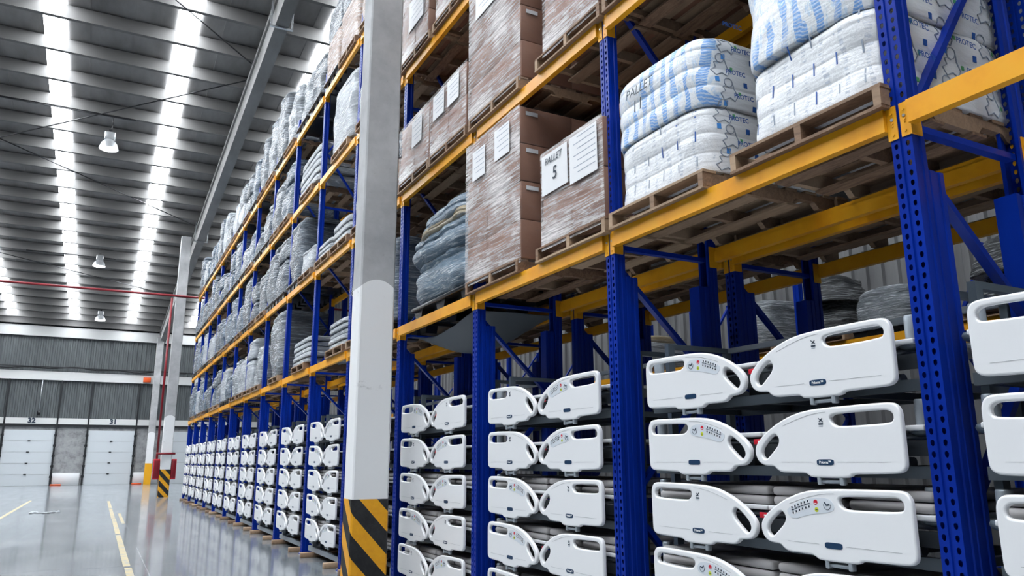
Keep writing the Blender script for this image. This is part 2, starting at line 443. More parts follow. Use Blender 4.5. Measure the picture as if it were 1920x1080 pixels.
# bay camera on a pipe above door 32
b = MB().cyl((-3.95, W-.25, 5.0), (-3.95, W-.25, 7.2), .035, 'steel', 8)
o = b.build('drop_pipe'); tag(o, 'thin pale pipe dropping down the wall above dock door 32', 'pipe')
MB().cyl((-3.95, W-.25, 4.72), (-3.95, W-.25, 5.02), .11, 'black_plastic', 10).build('sensor_head', o)
o = MB().rbox((2.35, W-.42, 7.25), (2.85, W-.25, 7.6), .02, 'orange').build('wall_box'); tag(o, 'small orange box on the pale wall band left of the white column', 'box')

# concrete columns
def column(x0, x1, y0, y1, h, label, band):
    t = thing('concrete_column', label, 'column', ((x0+x1)/2, (y0+y1)/2, 0))
    a, c = (x1-x0)/2, (y1-y0)/2; ch = .018
    poly = [(-a+ch, -c), (a-ch, -c), (a, -c+ch), (a, c-ch), (a-ch, c), (-a+ch, c), (-a, c-ch), (-a, -c+ch)]
    MB().prism(poly, 2, 0, h, 'concrete').build('shaft', t)
    e = .004
    poly2 = [(u*(1+e/a), v*(1+e/c)) for u, v in poly]
    hb = band[0]; MB().prism(poly2, 2, .0, hb, band[1]).build('painted_band', t)
    return t
column(2.52, 2.94, 8.56, 8.90, zr(8.7)-1.1, 'nearest concrete column, tall, with wide black and yellow hazard band at its foot', (1.145, 'hazard'))
column(2.52, 2.97, 39.0, 39.4, zr(39)-1.1, 'far concrete column with a hazard band, between two dark red hose cabinets', (1.22, 'hazard'))
column(2.98, 3.43, 61.3, 61.75, zr(61)-1.1, 'white column with a plain yellow foot against the dock wall', (1.46, 'pure_yellow'))
# sloping concrete roof beam
def rafter(xa, xb, label):
    b = MB(); ya, yb = Y0, W-.05
    b.prism([(ya, zr(ya)-1.28), (yb, zr(yb)-1.28), (yb, zr(yb)-.45), (ya, zr(ya)-.45)], 0, xa, xb, 'beam_concrete')
    b.prism([(ya, zr(ya)-.62), (yb, zr(yb)-.62), (yb, zr(yb)-.45), (ya, zr(ya)-.45)], 0, xa-.06, xb+.06, 'beam_concrete')
    o = b.build('roof_beam'); tag(o, label, 'roof beam')
    for y in (20.3, 38.9):
        z = zr(y)-1.30; MB().box((xa-.13, y-.04, z-.03), (xb+.13, y+.04, z+.01), 'lamp_metal').box((xa-.13, y-.04, z), (xa-.08, y+.04, z+.95), 'lamp_metal').box((xb+.08, y-.04, z), (xb+.13, y+.04, z+.95), 'lamp_metal').build('steel_strap', o)
rafter(3.2, 3.56, 'long sloping concrete roof beam running above the rack towards the dock wall')
# tie rods in the roof plane
for i, (p, q, lab) in enumerate([((-10, 38.0), (3.1, 24.9), 'thin steel tie rod rising to the right behind the nearest lamp'), ((-4.5, 32.5), (3.1, 39.1), 'thin steel tie rod running down from the left edge to the roof beam'),
        ((-1.5, 19.4), (3.1, 23.8), 'thin steel tie rod nearest the camera at the top of the photo'), ((-9, 44.5), (3.1, 52), 'thin steel tie rod nearest the dock wall')]):
    o = MB().cyl((p[0], p[1], zr(p[1])-.48), (q[0], q[1], zr(q[1])-.48), .022, 'track_black', 6).build('tie_rod'); tag(o, lab, 'tie rod')
# lamps
def lamp(x, y, z, track, label):
    t = thing('high_bay_lamp', label, 'lamp', (x, y, z))
    top = zr(y)-.50-z
    MB().box((-3.4 if track else -.6, -.02, top), (.75, .03, top+.06), 'track_black').build('track', t)
    MB().tube([(0, 0, .62), (.05, 0, (top+.62)/2), (0.02, 0, top)], .014, 'track_black', 6).build('cord', t)
    MB().rbox((-.17, -.13, .30), (.17, .13, .60), .03, 'lamp_metal').box((-.05, -.05, .58), (.05, .05, .70), 'track_black').build('housing', t)
    b = MB().lathe([(.06, .34), (.16, .30), (.26, .17), (.315, 0), (.33, -.03), (.31, -.03), (.25, .14), (.14, .27), (.0, .28)], (0, 0, 0), 'lamp_metal')
    b.build('reflector', t)
    MB().lathe([(.0, -.015), (.28, -.015), (.30, -.022), (0, -.03)], (0, 0, 0), 'lamp_glow').build('lens', t)
lamp(-.77, 29.18, 12.43, True, 'nearest hanging bell lamp, on a dark track under the roof')
lamp(-1.0, 45.74, 11.87, True, 'middle hanging bell lamp, smaller, halfway to the dock wall')
lamp(-.80, 56.78, 10.71, False, 'farthest hanging bell lamp, just above the pale wall band')
# red pipes
b = MB().cyl((-14, 39.0, 9.22), (12.5, 39.0, 9.3), .055, 'red_paint', 8)
tag(b.build('sprinkler_pipe'), 'dark red pipe crossing the hall below the roof', 'pipe')
b = MB().cyl((2.36, 39.2, 1.3), (2.36, 39.2, 9.2), .05, 'red_paint', 8).cyl((2.3, 38.9, 1.92), (3.1, 38.9, 1.92), .045, 'red_paint', 8)
tag(b.build('riser_pipe'), 'upright dark red pipe beside the far striped column', 'pipe')
for x0, x1, s in ((2.24, 2.50, 'left'), (2.99, 3.20, 'right')):
    t = thing('hose_cabinet', 'dark red hose cabinet on the %s side of the far striped column' % s, 'cabinet', ((x0+x1)/2, 39.25, .78))
    w = (x1-x0)/2
    MB().rbox((-w, -.2, 0), (w, .15, .9), .015, 'red').build('body', t)
    MB().rbox((-w*.8, -.215, .06), (w*.8, -.198, .84), .005, 'red_paint').build('door', t)
# floor markings and scraps
random.seed(7)
for i, (y0, y1, x) in enumerate([(6, 13.5, .56), (13.7, 19.5, .55), (19.8, 25, .55), (25.2, 30.5, .54), (30.9, 36.4, .54)]):
    MBo = MB().box((x-.05, y0, 0), (x+.05, y1, .002), 'line_paint').build('floor_line')
    tag(MBo, 'worn yellow floor stripe in the aisle, %s dash from the near end' % ORD[i], 'floor line', 'yellow aisle stripes')
o = MB().box((.70, 23, 0), (.78, 27.5, .002), 'line_paint').build('floor_line'); tag(o, 'short faint yellow stripe just right of the long aisle stripe', 'floor line')
o = MB().box((-2.36, 22, 0), (-2.26, 38.5, .002), 'line_paint').build('floor_line'); tag(o, 'faint yellow stripe at the left side of the floor', 'floor line')
b = MB(); me = b.mi('film_silver'); vs = []
for j in range(7):
    for i in range(15): vs.append(b.bm.verts.new((-1.75+i*.06, 28.9+j*.09+.2*math.sin(i*.6), .01+.05*abs(noise.noise(Vector((i*.5, j*.6, 3)))))))
for j in range(6):
    for i in range(14): b.face([vs[j*15+i], vs[j*15+i+1], vs[(j+1)*15+i+1], vs[(j+1)*15+i]], me, True)
tag(b.build('plastic_scrap'), 'crumpled scrap of clear plastic lying on the aisle floor', 'plastic scrap')

# ------------------------------------------------------------------ rack frames
def post_mesh(h, holes=True, both=True):
    b = MB(); m = b.mi('blue_paint'); bm = b.bm
    def strip(pts, z0, z1):
        A = [bm.verts.new((x, y, z0)) for x, y in pts]; B = [bm.verts.new((x, y, z1)) for x, y in pts]
        for k in range(len(pts)-1): b.face([A[k], A[k+1], B[k+1], B[k]], m)
    side = [(0, .055), (.028, .055), (.034, .049), (.058, .049), (.064, .055), (.092, .055), (.092, .034)]
    strip(side, 0, h); strip([(x, -y) for x, y in side][::-1], 0, h)
    groove = [(0, .008), (.007, .005), (.007, -.005), (0, -.008)]
    strip(groove, 0, h)
    pit = .05; nz = int(h/pit)
    for sgn in (1, -1):
        ya, yb = .008, .055; c = .030
        if not holes: strip([(0, sgn*ya), (0, sgn*yb)], 0, h); continue
        for k in range(nz):
            z0 = k*pit; z1 = z0+pit
            out = [(ya, z0), (c, z0), (yb, z0), (yb, (z0+z1)/2), (yb, z1), (c, z1), (ya, z1), (ya, (z0+z1)/2)]
            cz = (z0+z1)/2; hl = [(c-.007, cz-.010), (c, cz-.015), (c+.007, cz-.010), (c+.010, cz+.001), (c+.008, cz+.011), (c, cz+.015), (c-.008, cz+.011), (c-.010, cz+.001)]
            O = [bm.verts.new((0, sgn*u, v)) for u, v in out]; I = [bm.verts.new((0, sgn*u, v)) for u, v in hl]
            I2 = [bm.verts.new((.003, sgn*u, v)) for u, v in hl]
            for j in range(8):
                b.face([O[j], O[(j+1) % 8], I[(j+1) % 8], I[j]], m); b.face([I[j], I[(j+1) % 8], I2[(j+1) % 8], I2[j]], m)
        strip([(0, sgn*ya), (0, sgn*yb)], nz*pit, h)
    bmesh.ops.remove_doubles(bm, verts=bm.verts[:], dist=1e-5)
    me = b.mesh('post', False)
    return me
H = 9.08
POST = post_mesh(H); POSTP = post_mesh(H, False); POSTL = post_mesh(4.4, False)
b = MB(); mi = b.mi('blue_paint')
pr = [(.094, .047), (.10, .058), (.135, .058), (.14, .052), (.165, .052), (.17, .058), (.20, .058), (.20, -.058), (.17, -.058), (.165, -.052), (.14, -.052), (.135, -.058), (.10, -.058), (.094, -.047)]
b.prism(pr, 2, .02, 2.9, 'blue_paint'); REINF = b.mesh('post_reinforcement')
b = MB().box((-.02, -.08, 0), (.12, .08, .008), 'blue_paint').cyl((-.005, .055, 0), (-.005, .055, .025), .012, 'steel', 6).cyl((-.005, -.055, 0), (-.005, -.055, .025), .012, 'steel', 6)
PLATE = b.mesh('base_plate')
DEP = 1.0
def brace_mesh(p, q):
    return MB().bar(p, q, .034, .05, 'blue_paint', (0, 1, 0)).mesh('brace')
bz = [.3, 1.35, 2.2, 3.13, 4.25, 5.35, 6.4, 7.5, 8.6]
BR = []
for z in (.3, 3.13, 6.3, 8.8): BR.append(brace_mesh((.09, 0, z), (DEP-.09, 0, z)))
zz = [.35, 1.25, 2.18, 2.95]
for k in range(3):
    a, c = (.09, DEP-.09) if k % 2 else (DEP-.09, .09)
    BR.append(brace_mesh((a, 0, zz[k]), (c, 0, zz[k+1])))
# alternate so that the diagonal below the lowest beams falls from the front post to the rear post
zz = [3.2, 4.35, 5.3, 6.25, 7.4, 8.7]
for k in range(5):
    a, c = (.09, DEP-.09) if k % 2 == 0 else (DEP-.09, .09)
    BR.append(brace_mesh((a, 0, zz[k]), (c, 0, zz[k+1])))
def make_frame(holes, reinf=True, low=False):
    t = link('rack_upright_frame', None)
    pm = POSTL if low else (POST if holes else POSTP)
    link('post', pm, t, (0, 0, .004)); o = link('post', pm, t, (DEP, 0, .004)); o.rotation_euler = (0, 0, math.pi)
    for k, me in enumerate(BR):
        if low and (k in (2, 3) or k > 7): continue
        link('brace', me, t)
    link('base_plate', PLATE, t); o = link('base_plate', PLATE, t, (DEP, 0, 0)); o.rotation_euler = (0, 0, math.pi)
    if reinf:
        link('post_reinforcement', REINF, t); o = link('post_reinforcement', REINF, t, (DEP, 0, 0)); o.rotation_euler = (0, 0, math.pi)
    return t
FH = make_frame(True); FP = make_frame(False); FL = make_frame(False, False, True)
used = set()
def place(proto, loc, label, cat, group):
    if proto.name in used: o = clone(proto)
    else: used.add(proto.name); o = proto
    o.location = loc; return tag(o, label, cat, group)
X2, X3 = 4.45, 9.30
for k, y in enumerate(YS):
    place(FH if k <= 9 else FP, (XF, y, 0), 'tall blue upright frame in the front rack row, %s' % framename(k), 'rack frame', 'blue frames of the front rack row')
    if 1 <= k <= 11: place(FH if k in (1, 2) else FP, (X2, y, 0), 'blue upright frame in the middle rack row, %s' % framename(k), 'rack frame', 'blue frames of the middle rack row')
for k in range(1, 13):
    y = 3.35+2.42*(k-1)
    place(FL, (X3, y, 0), 'lower blue rack frame along the side wall, %s from the near end' % ORD[k-1], 'rack frame', 'blue frames of the wall rack row')

# ------------------------------------------------------------------ beams
def conn_mesh(s):      # at the end next to a post; s=+1 the bay lies towards +Y
    b = MB(); y0 = s*.009
    ya, yb = sorted((y0, s*.058))
    b.box((-.006, ya, -.165), (-.001, yb, .006), 'yellow_paint')
    ya, yb = sorted((s*.056, s*.062)); b.box((-.006, ya, -.165), (.075, yb, .006), 'yellow_paint')
    for z, r in ((-.03, .006), (-.062, .008), (-.08, .006), (-.095, .004), (-.14, .006)):
        b.cyl((-.011, s*.032, z), (-.005, s*.032, z), r, 'steel' if r > .007 else 'yellow_paint', 8)
    return b.mesh('end_connector')
CN = conn_mesh(1); CP = conn_mesh(-1)
beams = {}
def beam_proto(L):
    key = round(L, 2)
    if key in beams: return beams[key]
    t = link('rack_beam', None)
    b = MB(); y0, y1 = .062, key-.062
    b.prism([(-.028, -.115), (.022, -.115), (.022, -.03), (.012, -.03), (.012, 0), (-.028, 0)], 1, y0, y1, 'yellow_paint')
    b.build('beam_tube', t)
    link('end_connector', CN, t); link('end_connector', CP, t, (0, key, 0))
    beams[key] = t; return t
def put_beam(x, y0, y1, z, flip, label, group):
    L = round(y1-y0, 2); proto = beam_proto(L)
    if proto.name in used: o = clone(proto)
    else: used.add(proto.name); o = proto
    if flip: o.rotation_euler = (0, 0, math.pi); o.location = (x, y0+L, z)
    else: o.location = (x, y0, z)
    tag(o, label, 'rack beam', group)
for b_ in range(NB):
    for l, z in enumerate(LV):
        put_beam(XF, YS[b_], YS[b_+1], z, False, 'yellow aisle side beam, %s level, across %s' % (LVN[l], bayname(b_)), 'aisle side yellow beams')
        if b_ < 12:
            put_beam(XF+DEP, YS[b_], YS[b_+1], z, True, 'yellow rear beam, %s level, across %s' % (LVN[l], bayname(b_)), 'rear yellow beams of the front row')
        if 0 < b_ < 10 and (l == 0 or (l == 1 and b_ < 4)):
            put_beam(X2, YS[b_], YS[b_+1], z, False, 'yellow middle row near beam, %s level, behind %s' % (LVN[l], bayname(b_)), 'near side yellow beams of the middle row')
            put_beam(X2+DEP, YS[b_], YS[b_+1], z, True, 'yellow middle row far beam, %s level, behind %s' % (LVN[l], bayname(b_)), 'far side yellow beams of the middle row')
for k in (0, 1, 2, 3, 4, 9, 7):
    y = 3.35+2.42*k
    put_beam(X3, y, y+2.42, 3.22, False, 'yellow beam on the wall row, near side, %s bay from the near end' % ORD[k], 'yellow beams of the wall row')
    put_beam(X3+DEP, y, y+2.42, 3.22, True, 'yellow beam on the wall row, wall side, %s bay from the near end' % ORD[k], 'yellow beams of the wall row')

# ------------------------------------------------------------------ pallets
def pallet_meshes(w, d):      # w along Y, d along X, origin at bottom front corner middle
    out = []
    rnd = random.Random(3)
    def boards(nb, z0, z1, bw):
        b = MB()
        for k in range(nb):
            x0 = (d-bw)*k/(nb-1); j = rnd.uniform(-.006, .006)
            b.box((x0, -w/2+j, z0), (x0+bw, w/2+j, z1), 'wood')
        return b
    top = boards(7, .107, .125, .11).mesh('top_boards'); bot = boards(4, 0, .017, .12).mesh('bottom_boards')
    s = MB()
    poly = [(0, .017), (.16, .017), (.20, .06), (.38, .06), (.42, .017), (d-.42, .017), (d-.38, .06), (d-.20, .06), (d-.16, .017), (d, .017), (d, .107), (0, .107)]
    s.prism(poly, 1, -.022, .022, 'wood'); st = s.mesh('stringer')
    return top, bot, st
PM = {}
def pallet(kind, w, d, loc, label, group='pallets in the racks'):
    key = (kind, round(w, 2), round(d, 2))
    t = thing('wooden_pallet' if kind == 'wood' else 'plastic_pallet', label, 'pallet', loc, group)
    if key not in PM:
        if kind == 'wood': PM[key] = pallet_meshes(w, d)
        else:
            b = MB().rbox((0, -w/2, .10), (d, w/2, .14), .01, 'black_plastic')
            f = MB().prism([(-.09, 0), (.09, 0), (.13, .10), (-.13, .10)], 0, -.08, .08, 'black_plastic')
            PM[key] = (b.mesh('deck'), f.mesh('foot'))
    q = PM[key]
    if kind == 'wood':
        link('top_boards', q[0], t); link('bottom_boards', q[1], t)
        for yy in (-w/2+.024, 0, w/2-.024): link('stringer', q[2], t, (0, yy, 0))
    else:
        link('deck', q[0], t)
        for xx in (.12, d/2, d-.12):
            for yy in (-w/2+.16, 0, w/2-.16): link('foot', q[1], t, (xx, yy, 0))
    return t

# ------------------------------------------------------------------ loads
def lump(name, parent, w, d, z0, z1, m, tiers=1, bulge=.04, amp=.03, freq=3.0, ex=6.0, nu=72, nv=30, seed=0, lean=(0, 0), top=.12, taper=0, micro=0, cap=True, crease=.5):
    """a soft wrapped block, w along Y and d along X, centred on the origin in plan"""
    b = MB(); mi = b.mi(m); rings = []
    ntop = 7; h = z1-z0
    for j in range(nv+ntop+1):
        if j <= nv:
            v = j/nv; z = z0+(h-top)*v; sc = 1.0
        else:
            a = (j-nv)/ntop*math.pi/2; v = 1.0; z = z1-top+top*math.sin(a); sc = None; ca = math.cos(a)
        ph = (v*tiers) % 1.0
        if v >= 1.0: ph = .85
        o = bulge*(math.sin(math.pi*min(max(ph, 0), 1))**crease) - bulge*.5
        ring = []
        for k in range(nu):
            t = 2*math.pi*k/nu; c, s = math.cos(t), math.sin(t)
            x = (abs(c)**(2/ex))*(1 if c >= 0 else -1)*(d/2+o)*(1-taper*v); y = (abs(s)**(2/ex))*(1 if s >= 0 else -1)*(w/2+o)*(1-taper*v)
            p = Vector((x*freq+seed, y*freq, z*freq*1.1))
            dn = amp*noise.noise(p) + amp*.5*noise.noise(p*2.3)
            if micro: dn += micro*(1-abs(noise.noise(Vector((x*3, y*4+seed, z*26+y*7)))*2))
            L = math.hypot(x, y) or 1
            x += x/L*dn; y += y/L*dn
            if j > nv:
                r_in = 1-(1-ca)*min(1, top*1.15/(min(w, d)/2)) if j < nv+ntop else 1-(top*1.15/(min(w, d)/2))
                x *= r_in; y *= r_in
            ring.append(b.bm.verts.new((x+lean[0]*v, y+lean[1]*v, z+ (amp*.5*noise.noise(Vector((x*2+seed, y*2, 5))) if j > nv else 0))))
        rings.append(ring)
    for a, c in zip(rings[:-1], rings[1:]):
        for k in range(nu): b.face([a[k], a[(k+1) % nu], c[(k+1) % nu], c[k]], mi, True)
    # top cap with rings to the middle
    last = rings[-1]; cz = sum(v.co.z for v in last)/nu
    cx = sum(v.co.x for v in last)/nu; cy = sum(v.co.y for v in last)/nu
    prev = last
    for f in (.6, .25):
        nr = [b.bm.verts.new((cx+(v.co.x-cx)*f, cy+(v.co.y-cy)*f, cz+amp*.6*noise.noise(Vector((v.co.x*f*4+seed, v.co.y*f*4, 1)))+.01)) for v in last]
        for k in range(nu): b.face([prev[k], prev[(k+1) % nu], nr[(k+1) % nu], nr[k]], mi, True)
        prev = nr
    b.face(prev, mi, True); b.face(rings[0][::-1], mi)
    return b.build(name, parent)

def cartons(t, y0, y1, x0, x1, z0, z1, ny, nx, nz, gapj=.004, labels=True, film=True, ysplit=None, seed=1):
    """cartons inside film; coordinates relative to thing t (which stands at its own origin)"""
    rnd = random.Random(seed); cuts = [y0+(y1-y0)*k/ny for k in range(ny+1)]
    if ysplit: cuts = [y0] + ysplit + [y1]
    for k in range(nz):
        za, zb = z0+(z1-z0)*k/nz, z0+(z1-z0)*(k+1)/nz
        for j in range(len(cuts)-1):
            for i in range(nx):
                xa, xb = x0+(x1-x0)*i/nx, x0+(x1-x0)*(i+1)/nx; jx = rnd.uniform(-.006, .006); jy = rnd.uniform(-.003, .003)
                b = MB().rbox((xa+.003+jx, cuts[j]+.003+jy, za+.002), (xb-.003+jx, cuts[j+1]-.003+jy, zb-.002), .008, 'carton', 2)
                c = b.build('carton', t)
                if labels and j == 0 and i == 0 and k > 0 or (labels and nz == 1 and j == 0 and i == 0):
                    MB().box((xa+.06, cuts[0]-.006, zb-.085), (xa+.19, cuts[0]-.002, zb-.045), 'paper').build('carton_label', c)
    if film:
        b = MB(); ma = b.mi('film_painted_sheen'); ms_ = b.mi('film_side'); e = .012
        X0, X1_, Y0_, Y1_ = x0-e, x1+e, y0-e, y1+e; n = 34; mz = 44
        per = [(X0, Y1_+(Y0_-Y1_)*k/n, ma) for k in range(n)] + [(X0+(X1_-X0)*k/n, Y0_, ms_) for k in range(n)] + [(X1_, Y0_+(Y1_-Y0_)*k/n, ma) for k in range(n)] + [(X1_+(X0-X1_)*k/n, Y1_, ms_) for k in range(n+1)]
        rows = []
        zb0 = z0-.045
        for j in range(mz+1):
            z = zb0+(z1+.008-zb0)*j/mz; row = []
            for (x, y, q) in per:
                dn = .005*noise.noise(Vector((x*9+seed, y*9, z*22+y*6)))+.003
                ox = -dn if q == ma and x == X0 else (dn if q == ma else 0); oy = -dn if q == ms_ and y == Y0_ else (dn if q == ms_ else 0)
                row.append(b.bm.verts.new((x+ox, y+oy, z)))
            rows.append(row)
        for a, c in zip(rows[:-1], rows[1:]):
            for k in range(len(per)-1): b.face([a[k], a[k+1], c[k+1], c[k]], per[k][2], True)
        b.build('stretch_film', t, recalc=False)

# ---- near bays, aisle row
PH = .125
XP = 3.19        # front edge of the pallets
def load_at(name, label, cat, yc, z, xc=None, group=None): return thing(name, label, cat, (xc if xc is not None else XP+.6, yc, z), group)
from mathutils.bvhtree import BVHTree
def stick(t, trees, objs, axis):
    # lay printed marks onto the soft surface below them
    for o in objs:
        M = o.matrix_local; Mi = M.inverted(); me = o.data; bad = []
        for v in me.vertices:
            p = M @ v.co; off = p[axis]; src = p.copy(); src[axis] = -3.0; d = Vector((1, 0, 0)) if axis == 0 else Vector((0, 1, 0)); best = None
            for tr in trees:
                h = tr.ray_cast(src, d)
                if h[0] is not None and (best is None or h[0][axis] < best): best = h[0][axis]
            if best is None or best > -.25: bad.append(v.index); continue
            p[axis] = best - .002 + (off-o['plane']); v.co = Mi @ p
        del o['plane']
        if bad:
            bm = bmesh.new(); bm.from_mesh(me); bm.verts.ensure_lookup_table()
            bmesh.ops.delete(bm, geom=[bm.verts[i] for i in bad], context='VERTS'); bm.to_mesh(me); bm.free()
        if not len(me.polygons): bpy.data.objects.remove(o)
def squiggle(b, pts, r=.0035, m='line_ink'):
    for p, q in zip(pts[:-1], pts[1:]): b.bar(p, q, r, r, m)

def bag_load(yc, w, z, h1, h2, label, seed, hand=None, d=1.16, xc=None):
    t = load_at('wrapped_bag_stack', label, 'wrapped load', yc, z, xc)
    hi = dict(nu=180, nv=70)
    l1 = lump('bag_layer', t, w, d, 0, h1, 'bag_plain', 3, .007, .022, 2.6, 7, seed=seed, top=.10, crease=.35, **hi)
    l2 = lump('bag_layer', t, w+.02, d+.03, h1-.04, h1+h2, 'bag_striped', 3, .010, .028, 2.4, 6, seed=seed+3, top=.15, crease=.35, **hi)
    trees = []
    for l in (l1, l2):
        bm = bmesh.new(); bm.from_mesh(l.data); trees.append(BVHTree.FromBMesh(bm)); bm.free()
    prints = []; yf = -w/2-.045
    def keep(o, pl): o['plane'] = pl; prints.append(o)
    rnd = random.Random(seed)
    for k in range(6):
        hb = h1/3 if k < 3 else h2/3; z_ = k*h1/3+.01 if k < 3 else h1+(k-3)*h2/3
        for i in range(3):
            xx = -d/2+.17+i*.36+(k % 2)*.05
            b = MB(); cz = z_+hb*.45
            # drawn figure of a small child, plain outline
            pts = [(xx+.035*math.cos(a), yf, cz+.055+.032*math.sin(a)) for a in [q*.7 for q in range(10)]]
            pts += [(xx+.05, yf, cz+.02), (xx+.075, yf, cz-.03), (xx+.05, yf, cz-.07), (xx+.01, yf, cz-.05), (xx-.04, yf, cz-.075), (xx-.07, yf, cz-.035), (xx-.03, yf, cz-.01), (xx-.045, yf, cz+.02), (xx-.02, yf, cz+.03)]
            fine = []
            for p, q in zip(pts[:-1], pts[1:]): fine += [p, tuple((p[c]+q[c])/2 for c in range(3))]
            squiggle(b, fine+[pts[-1]], .0045)
            keep(b.build('line_drawing', t), yf)
            keep(MB().box((xx+.085, yf-.001, cz-.02), (xx+.105, yf+.001, cz+.005), 'green_ink').build('green_mark', t), yf)
        for i in range(2):
            xx = -d/2+.32+i*.40-(k % 2)*.06
            keep(put_text('printed_name', 'PROTEC', .046, 'blue_ink', t, (xx, yf, z_+hb*.84), FACE_Y, bold=.001), yf)
            keep(MB().box((xx+.10, yf-.001, z_+hb*.84-.018), (xx+.13, yf+.001, z_+hb*.84+.018), 'blue_ink').build('logo_mark', t), yf)
            keep(MB().box((xx-.14, yf-.001, z_+hb*.84-.018), (xx-.11, yf+.001, z_+hb*.84+.018), 'blue_print').build('logo_mark', t), yf)
    xf = -d/2-.05
    for k in range(3):
        for i in range(6):
            yy = -w/2+.10+i*w/6.2; zc = (k+.5)*h1/3
            keep(MB().box((xf-.001, yy, zc-.03), (xf+.001, yy+.008, zc+.03+rnd.uniform(-.01, .02)), rnd.choice(['line_ink', 'line_ink', 'blue_ink'])).build('printed_line', t), xf)
    side = [o for o in prints if o['plane'] == yf]; front = [o for o in prints if o['plane'] == xf]
    stick(t, trees, side, 1); stick(t, trees, front, 0)
    if hand:
        hs = [put_text('handwriting', hand[0], .095, 'dark_ink', t, (xf, w/2-.34, h1+h2-.22), FACE_X, shear=.2), put_text('handwriting', hand[1], .13, 'dark_ink', t, (xf, w/2-.32, h1+h2-.34), FACE_X, shear=.1)]
        for o in hs: o['plane'] = xf
        stick(t, trees, hs, 0)
    return t
z1 = LV[0]
pallet('wood', 1.03, 1.2, (XP, 2.705, z1), 'wooden pallet under the largest white bag stack, left of the rightmost blue post')
pallet('wood', 1.03, 1.2, (XP, 3.975, z1), 'wooden pallet under the white bag stack marked 11')
bag_load(2.63, .90, z1+PH, .50, 1.0, 'largest white wrapped bag stack, nearest, cut by the top of the photo', 2)
bag_load(3.93, .98, z1+PH, .50, .52, 'white wrapped bag stack with PALLET 11 handwritten on it', 9, hand=('PALLET', '11'))

# carton stacks, second and third bay
def carton_load(yc, w, z, h, label, ny, nx, nz, ysplit=None, seed=1, d=1.15, xc=None, film=True, labels=True):
    t = load_at('wrapped_carton_stack', label, 'wrapped load', yc, z, xc)
    cartons(t, -w/2, w/2, -d/2, d/2, .002, h, ny, nx, nz, ysplit=ysplit, seed=seed, film=film, labels=labels)
    return t
def sheet_on(t, x, y0, y1, z0, z1, name='paper_sheet', lines=5):
    b = MB().box((x, y0, z0), (x+.002, y1, z1), 'paper')
    for k in range(lines): b.box((x-.001, y0+.02, z1-.03-k*(z1-z0-.05)/max(lines, 1)), (x, y0+(y1-y0)*(.85 if k % 2 else .7), z1-.024-k*(z1-z0-.05)/max(lines, 1)), 'line_ink')
    return b.build(name, t)
pallet('wood', 1.15, 1.2, (XP, 6.50, z1), 'wooden pallet under the tall brown carton stack of four layers')
t = carton_load(6.50, 1.19, z1+PH, 1.50, 'tall brown film-wrapped carton stack four layers high, right of the blue bundles', 2, 2, 4, ysplit=[.12], seed=5)
sheet_on(t, -.60, -.42, -.10, 1.10, 1.42); sheet_on(t, -.60, .12, .42, 1.06, 1.38)
pallet('wood', 1.06, 1.2, (XP, 5.07, z1), 'pale wooden pallet under the carton load marked 5')
t = carton_load(5.03, .93, z1+PH, .84, 'shorter wrapped carton load marked PALLET 5 beside a blue post', 2, 2, 2, seed=8)
sheet_on(t, -.60, .02, .44, .44, .80, lines=0); sheet_on(t, -.603, -.42, -.02, .40, .80, lines=7)
put_text('handwriting', 'PALLET', .085, 'dark_ink', t, (-.606, .24, .73), FACE_X, shear=.2)
put_text('handwriting', '5', .16, 'dark_ink', t, (-.606, .22, .59), FACE_X, shear=.1)
z2 = LV[1]
pallet('wood', 1.15, 1.2, (XP, 6.47, z2), 'wooden pallet under the biggest brown cartons on the second level')
t = carton_load(6.47, 1.17, z2+PH, 1.55, 'biggest brown wrapped carton stack on the second level, cut by the top of the photo', 2, 2, 4, ysplit=[.05], seed=15)
sheet_on(t, -.60, -.15, .40, 1.12, 1.45)
pallet('wood', 1.05, 1.2, (XP, 5.05, z2), 'wooden pallet, second level, just left of the second blue post from the right')
t = carton_load(5.0, .86, z2+PH, 1.30, 'pale wrapped carton load, second level, beside the second blue post from the right', 2, 2, 3, seed=18)
pallet('wood', 1.08, 1.2, (XP, 8.76, z2), 'wooden pallet on the second level, just right of the near column')
t = carton_load(8.76, 1.04, z2+PH, .78, 'low wrapped carton load on the second level just right of the near concrete column', 2, 2, 2, seed=21)
sheet_on(t, -.60, -.30, .05, .35, .70)
pallet('wood', 1.08, 1.2, (XP, 7.66, z2), 'wooden pallet on the second level, left of the biggest cartons')
t = carton_load(7.66, 1.04, z2+PH, .78, 'low wrapped carton load with two paper sheets, second level, left of the biggest cartons', 2, 2, 2, seed=24)
sheet_on(t, -.60, .08, .42, .42, .74); sheet_on(t, -.60, -.35, -.02, .42, .74)
z3 = LV[2]
pallet('wood', 1.08, 1.2, (XP, 8.80, z3), 'wooden pallet on the third level just right of the near column')
t = carton_load(8.85, .98, z3+PH, 1.1, 'brown wrapped carton load on the third level just right of the near column', 2, 2, 3, seed=27)
sheet_on(t, -.60, -.35, .2, .35, .8)
pallet('wood', 1.10, 1.2, (XP, 7.62, z3), 'wooden pallet on the third level at the top edge of the photo')
carton_load(7.58, .98, z3+PH, 1.0, 'brown wrapped carton load on the third level at the top edge of the photo', 2, 2, 3, seed=30)
# loads above the frame whose pallets still show from below
for i, (yc, lv, lab) in enumerate([(5.1, 2, 'third level of the third bay from the right edge, right side'), (6.4, 2, 'third level of the third bay from the right edge, left side'),
        (2.75, 1, 'second level above the largest white bag stack'), (3.95, 1, 'second level above the white bag stack marked 11')]):
    pallet('wood', 1.08, 1.2, (XP, yc, LV[lv]), 'pallet seen from below, ' + lab)
    carton_load(yc, 1.02, LV[lv]+PH, 1.0, 'carton load, ' + lab, 1, 1, 2, seed=40+i)
